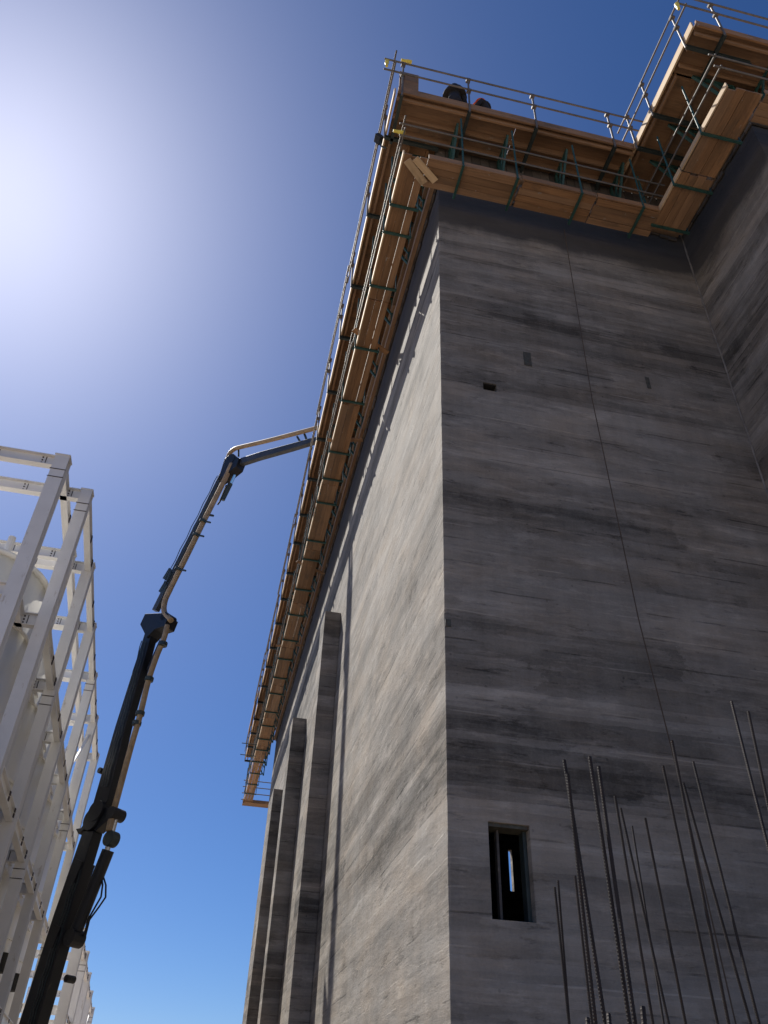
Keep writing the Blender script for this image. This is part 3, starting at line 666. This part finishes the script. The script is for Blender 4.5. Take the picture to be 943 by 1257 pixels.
# ------------------------------------------------------------------ white steel frame and tanks on the left
def rowx(x0, y0, y): return x0-.047*(y-y0)
A_col = [17.55, 22.0, 26.2, 30.5, 34.8, 39.0]
B_col = [18.84, 22.55, 26.4, 30.3, 34.4, 38.8]
LEV = (14, 10, 6.4, 2.9)
def frame(label, x0, y0, cols, zt, levels, xl, cw, grp, ydrop=0):
    t = thing('steel_frame', label, 'steel frame', (rowx(x0, y0, cols[0])-1.2, cols[0], GZ), grp)
    for i, y in enumerate(cols):
        x = rowx(x0, y0, y)
        c = MB(); c.hbeam((x, y, GZ), (x, y, zt+.14), cw, cw, .03, up=(0, 1, 0)); co_ = c.build('column', M['white'], t)
        MB().box((x-cw*.55, y-cw*.55, zt+.14), (x+cw*.55, y+cw*.55, zt+.17)).build('cap_plate', M['white'], co_)
        c = MB(); c.hbeam((xl, y, GZ), (xl, y, zt+.14), cw, cw, .03, up=(0, 1, 0)); c.build('column', M['white'], t)
        for z in levels:
            if z > zt: continue
            MB().hbeam((xl+cw/2, y-.02, z), (x-cw/2-.004, y, z), .2, .34, .022).build('cross_beam', M['white'], t)
            for dx in (.32, 1.5):
                mbb = MB()
                for dz in (-.09, .0, .09): mbb.box((x-cw/2-dx-.018, y-.032, z+dz-.018), (x-cw/2-dx+.018, y-.010, z+dz+.018))
                mbb.box((x-cw/2-dx+.08, y-.03, z-.12), (x-cw/2-dx+.095, y-.009, z+.12)); mbb.build('bolt_row', M['bolt'], t)
            for dz in ((-.61, -.35) if (i+int(z)) % 3 == 2 or (z == zt and i == 0) else ()): MB().box((x-cw/2-.02, y-cw/2-.012, z+dz-.01), (x+cw/2+.02, y-cw/2-.002, z+dz+.01)).build('splice_plate', M['bolt'], co_)
            if i+1 < len(cols):
                y2 = cols[i+1]; x2 = rowx(x0, y0, y2)
                MB().hbeam((x+.02, y+cw/2+.004, z-.02), (x2+.02, y2-cw/2-.004, z-.02), .18, .30, .022).build('side_beam', M['white'], t)
                for f_ in (.06, .55, .9):
                    q = Vector((x, y, z)).lerp(Vector((x2, y2, z)), f_)
                    mbb = MB(); mbb.box((q.x+.10, q.y-.05, q.z-.12), (q.x+.125, q.y+.05, q.z-.02)); mbb.box((q.x+.10, q.y-.05, q.z+.01), (q.x+.125, q.y+.05, q.z+.10)); mbb.build('gusset_plate', M['bolt'], t)
                if z == levels[1] and i == 3:
                    MB().beam((x, y+.1, z+.2), (x2, y2-.1, min(zt, z+3.3)), .07, .09).build('brace', M['white'], t)
    return t
frame('tall white bolted steel frame at the left edge, nearer row of columns', -5.33, 17.55, A_col, 14, LEV, -9.2, .36, 'white steel frames')
frame('tall white bolted steel frame at left, row of columns nearest the pump boom', -4.80, 18.84, B_col, 14, LEV, -9.6, .30, 'white steel frames')
frame('lower white steel frame far off behind the foot of the pump boom', -4.75, 41, [41, 46.5, 53, 60, 68], 7.1, (7.0, 4.2, 1.5), -9, .42, 'white steel frames')
tl = ['nearest the camera', 'second from the camera', 'third from the camera', 'fourth from the camera', 'farthest from the camera']
for i, y in enumerate((19.78, 24.1, 28.35, 32.65, 36.9)):
    x = -7.0-.05*(y-20); t = thing('storage_tank', 'round white storage tank standing inside the steel frame, '+tl[i], 'tank', (x, y, .2), 'white tanks inside the frame')
    MB().lathe([(.35, .2), (1.74, 1.6), (1.74, 11.45)], 32, (x, y, 0)).build('shell', M['tank'], t, smooth=True)
    MB().lathe([(1.75, 11.40), (1.83, 11.40), (1.83, 11.52), (.4, 12.05), (.2, 12.08)], 32, (x, y, 0)).build('roof', M['tank'], t, smooth=True)
    for z in (5.2, 7.6, 9.8): MB().lathe([(1.742, z), (1.80, z), (1.80, z+.07), (1.742, z+.07)], 32, (x, y, 0)).build('stiffening_ring', M['tank'], t)
    MB().tube([(x+.6, y-.5, 11.7), (x+.6, y-.5, 12.6)], .10, 10).build('vent_pipe', M['white'], t)
    for s in (-1, 1): MB().beam((x+1.3*s, y, GZ), (x+1.3*s, y, 1.4), .16, .16).build('leg', M['white'], t)
    MB().tube([(x+1.62, y-.75, 4.2), (x+1.62, y-.75, 4.75)], .28, 14).build('valve', M['rubber'], t)

# ------------------------------------------------------------------ foreground starter bars
_rb = {}
def rebar(top, bot, Y, r, label, ribs=True):
    a = onY(*top, Y); b2 = onY(*bot, Y+random.uniform(-.1, .1)); d = (b2-a).normalized()
    g_ = a+d*((GZ-a.z)/d.z); L = (a-g_).length; n = max(8, int(L/(r*1.5)))
    n = min(n, 340); pts = []; rr = []
    bow = Vector((random.uniform(-.012, .012), random.uniform(-.012, .012), 0))
    for i in range(n+1):
        s_ = i/n; p = a.lerp(g_, s_)+bow*math.sin(s_*math.pi)
        if ribs and i < n:
            q = a.lerp(g_, (i+.45)/n)+bow*math.sin((i+.45)/n*math.pi); q2 = a.lerp(g_, (i+.7)/n)+bow*math.sin((i+.7)/n*math.pi)
            pts += [p, q, q2]; rr += [r*.96, r*.96, r*1.06]
        else: pts.append(p); rr.append(r*.92)
    o = MB().tube(pts, rr, 8).build('rebar', M['rebar'], None)
    return tag(o, label, 'rebar', 'starter bars in front of the shaded wall')
K = .0032
bars = [((681,1089),(698,1257),4.6,.0075,'leftmost thin short rebar in front of the shaded wall'),
 ((685,1081),(697.5,1235),4.62,.0075,'thin short rebar just right of the leftmost one'),
 ((692.6,933),(741.6,1257),3.9,.0100,'thick tall rebar nearest the window, leftmost of the tall ones'),
 ((697,950),(733,1257),3.7,.0092,'ribbed rebar just behind the leftmost tall bar'),
 ((706,1075),(726,1257),4.4,.0075,'thin short rebar left of the leftmost tall bar foot'),
 ((724,929),(770,1257),3.7,.0100,'thick black tall rebar second from the window'),
 ((735,941),(781.5,1257),3.7,.0096,'thick ribbed rebar right beside the second tall bar'),
 ((755,977),(802.5,1257),4.6,.0085,'thin rebar first to the right of the thick pair'),
 ((762,992),(822,1257),4.7,.0080,'thin leaning rebar second to the right of the thick pair'),
 ((776,1014),(815,1257),4.9,.0065,'very thin short rebar between the leaning thin bars'),
 ((792,1004),(840,1257),4.7,.0085,'thin rebar standing alone in the middle of the row'),
 ((814,940),(882.7,1257),4.6,.0085,'thin tall rebar just left of the tallest middle bar'),
 ((825,909),(894,1257),4.5,.0095,'tallest of the middle thin rebars'),
 ((839,961),(923.5,1257),4.6,.0085,'thin strongly leaning rebar right of the tallest middle bar'),
 ((851,935),(933,1257),4.6,.0085,'thin leaning rebar rightmost of the middle cluster'),
 ((898,861),(943,1036),4.5,.0095,'tall rebar near the right edge, left of its neighbour'),
 ((918.6,873),(943,987),4.5,.0095,'tall rebar closest to the right edge of the picture'),
 ((721.5,1250),(722,1257),3.6,.010,'rebar stub just showing at the bottom edge left of the thick bars'),
 ((747,1245),(748,1257),3.6,.010,'rebar stub just showing at the bottom edge between the thick bars'),
 ((789,1236),(791,1257),3.6,.012,'ribbed rebar stub at the bottom edge right of the thick bars')]
for tpx, bpx, Y, r, lab in bars: rebar(tpx, bpx, Y, r, lab)
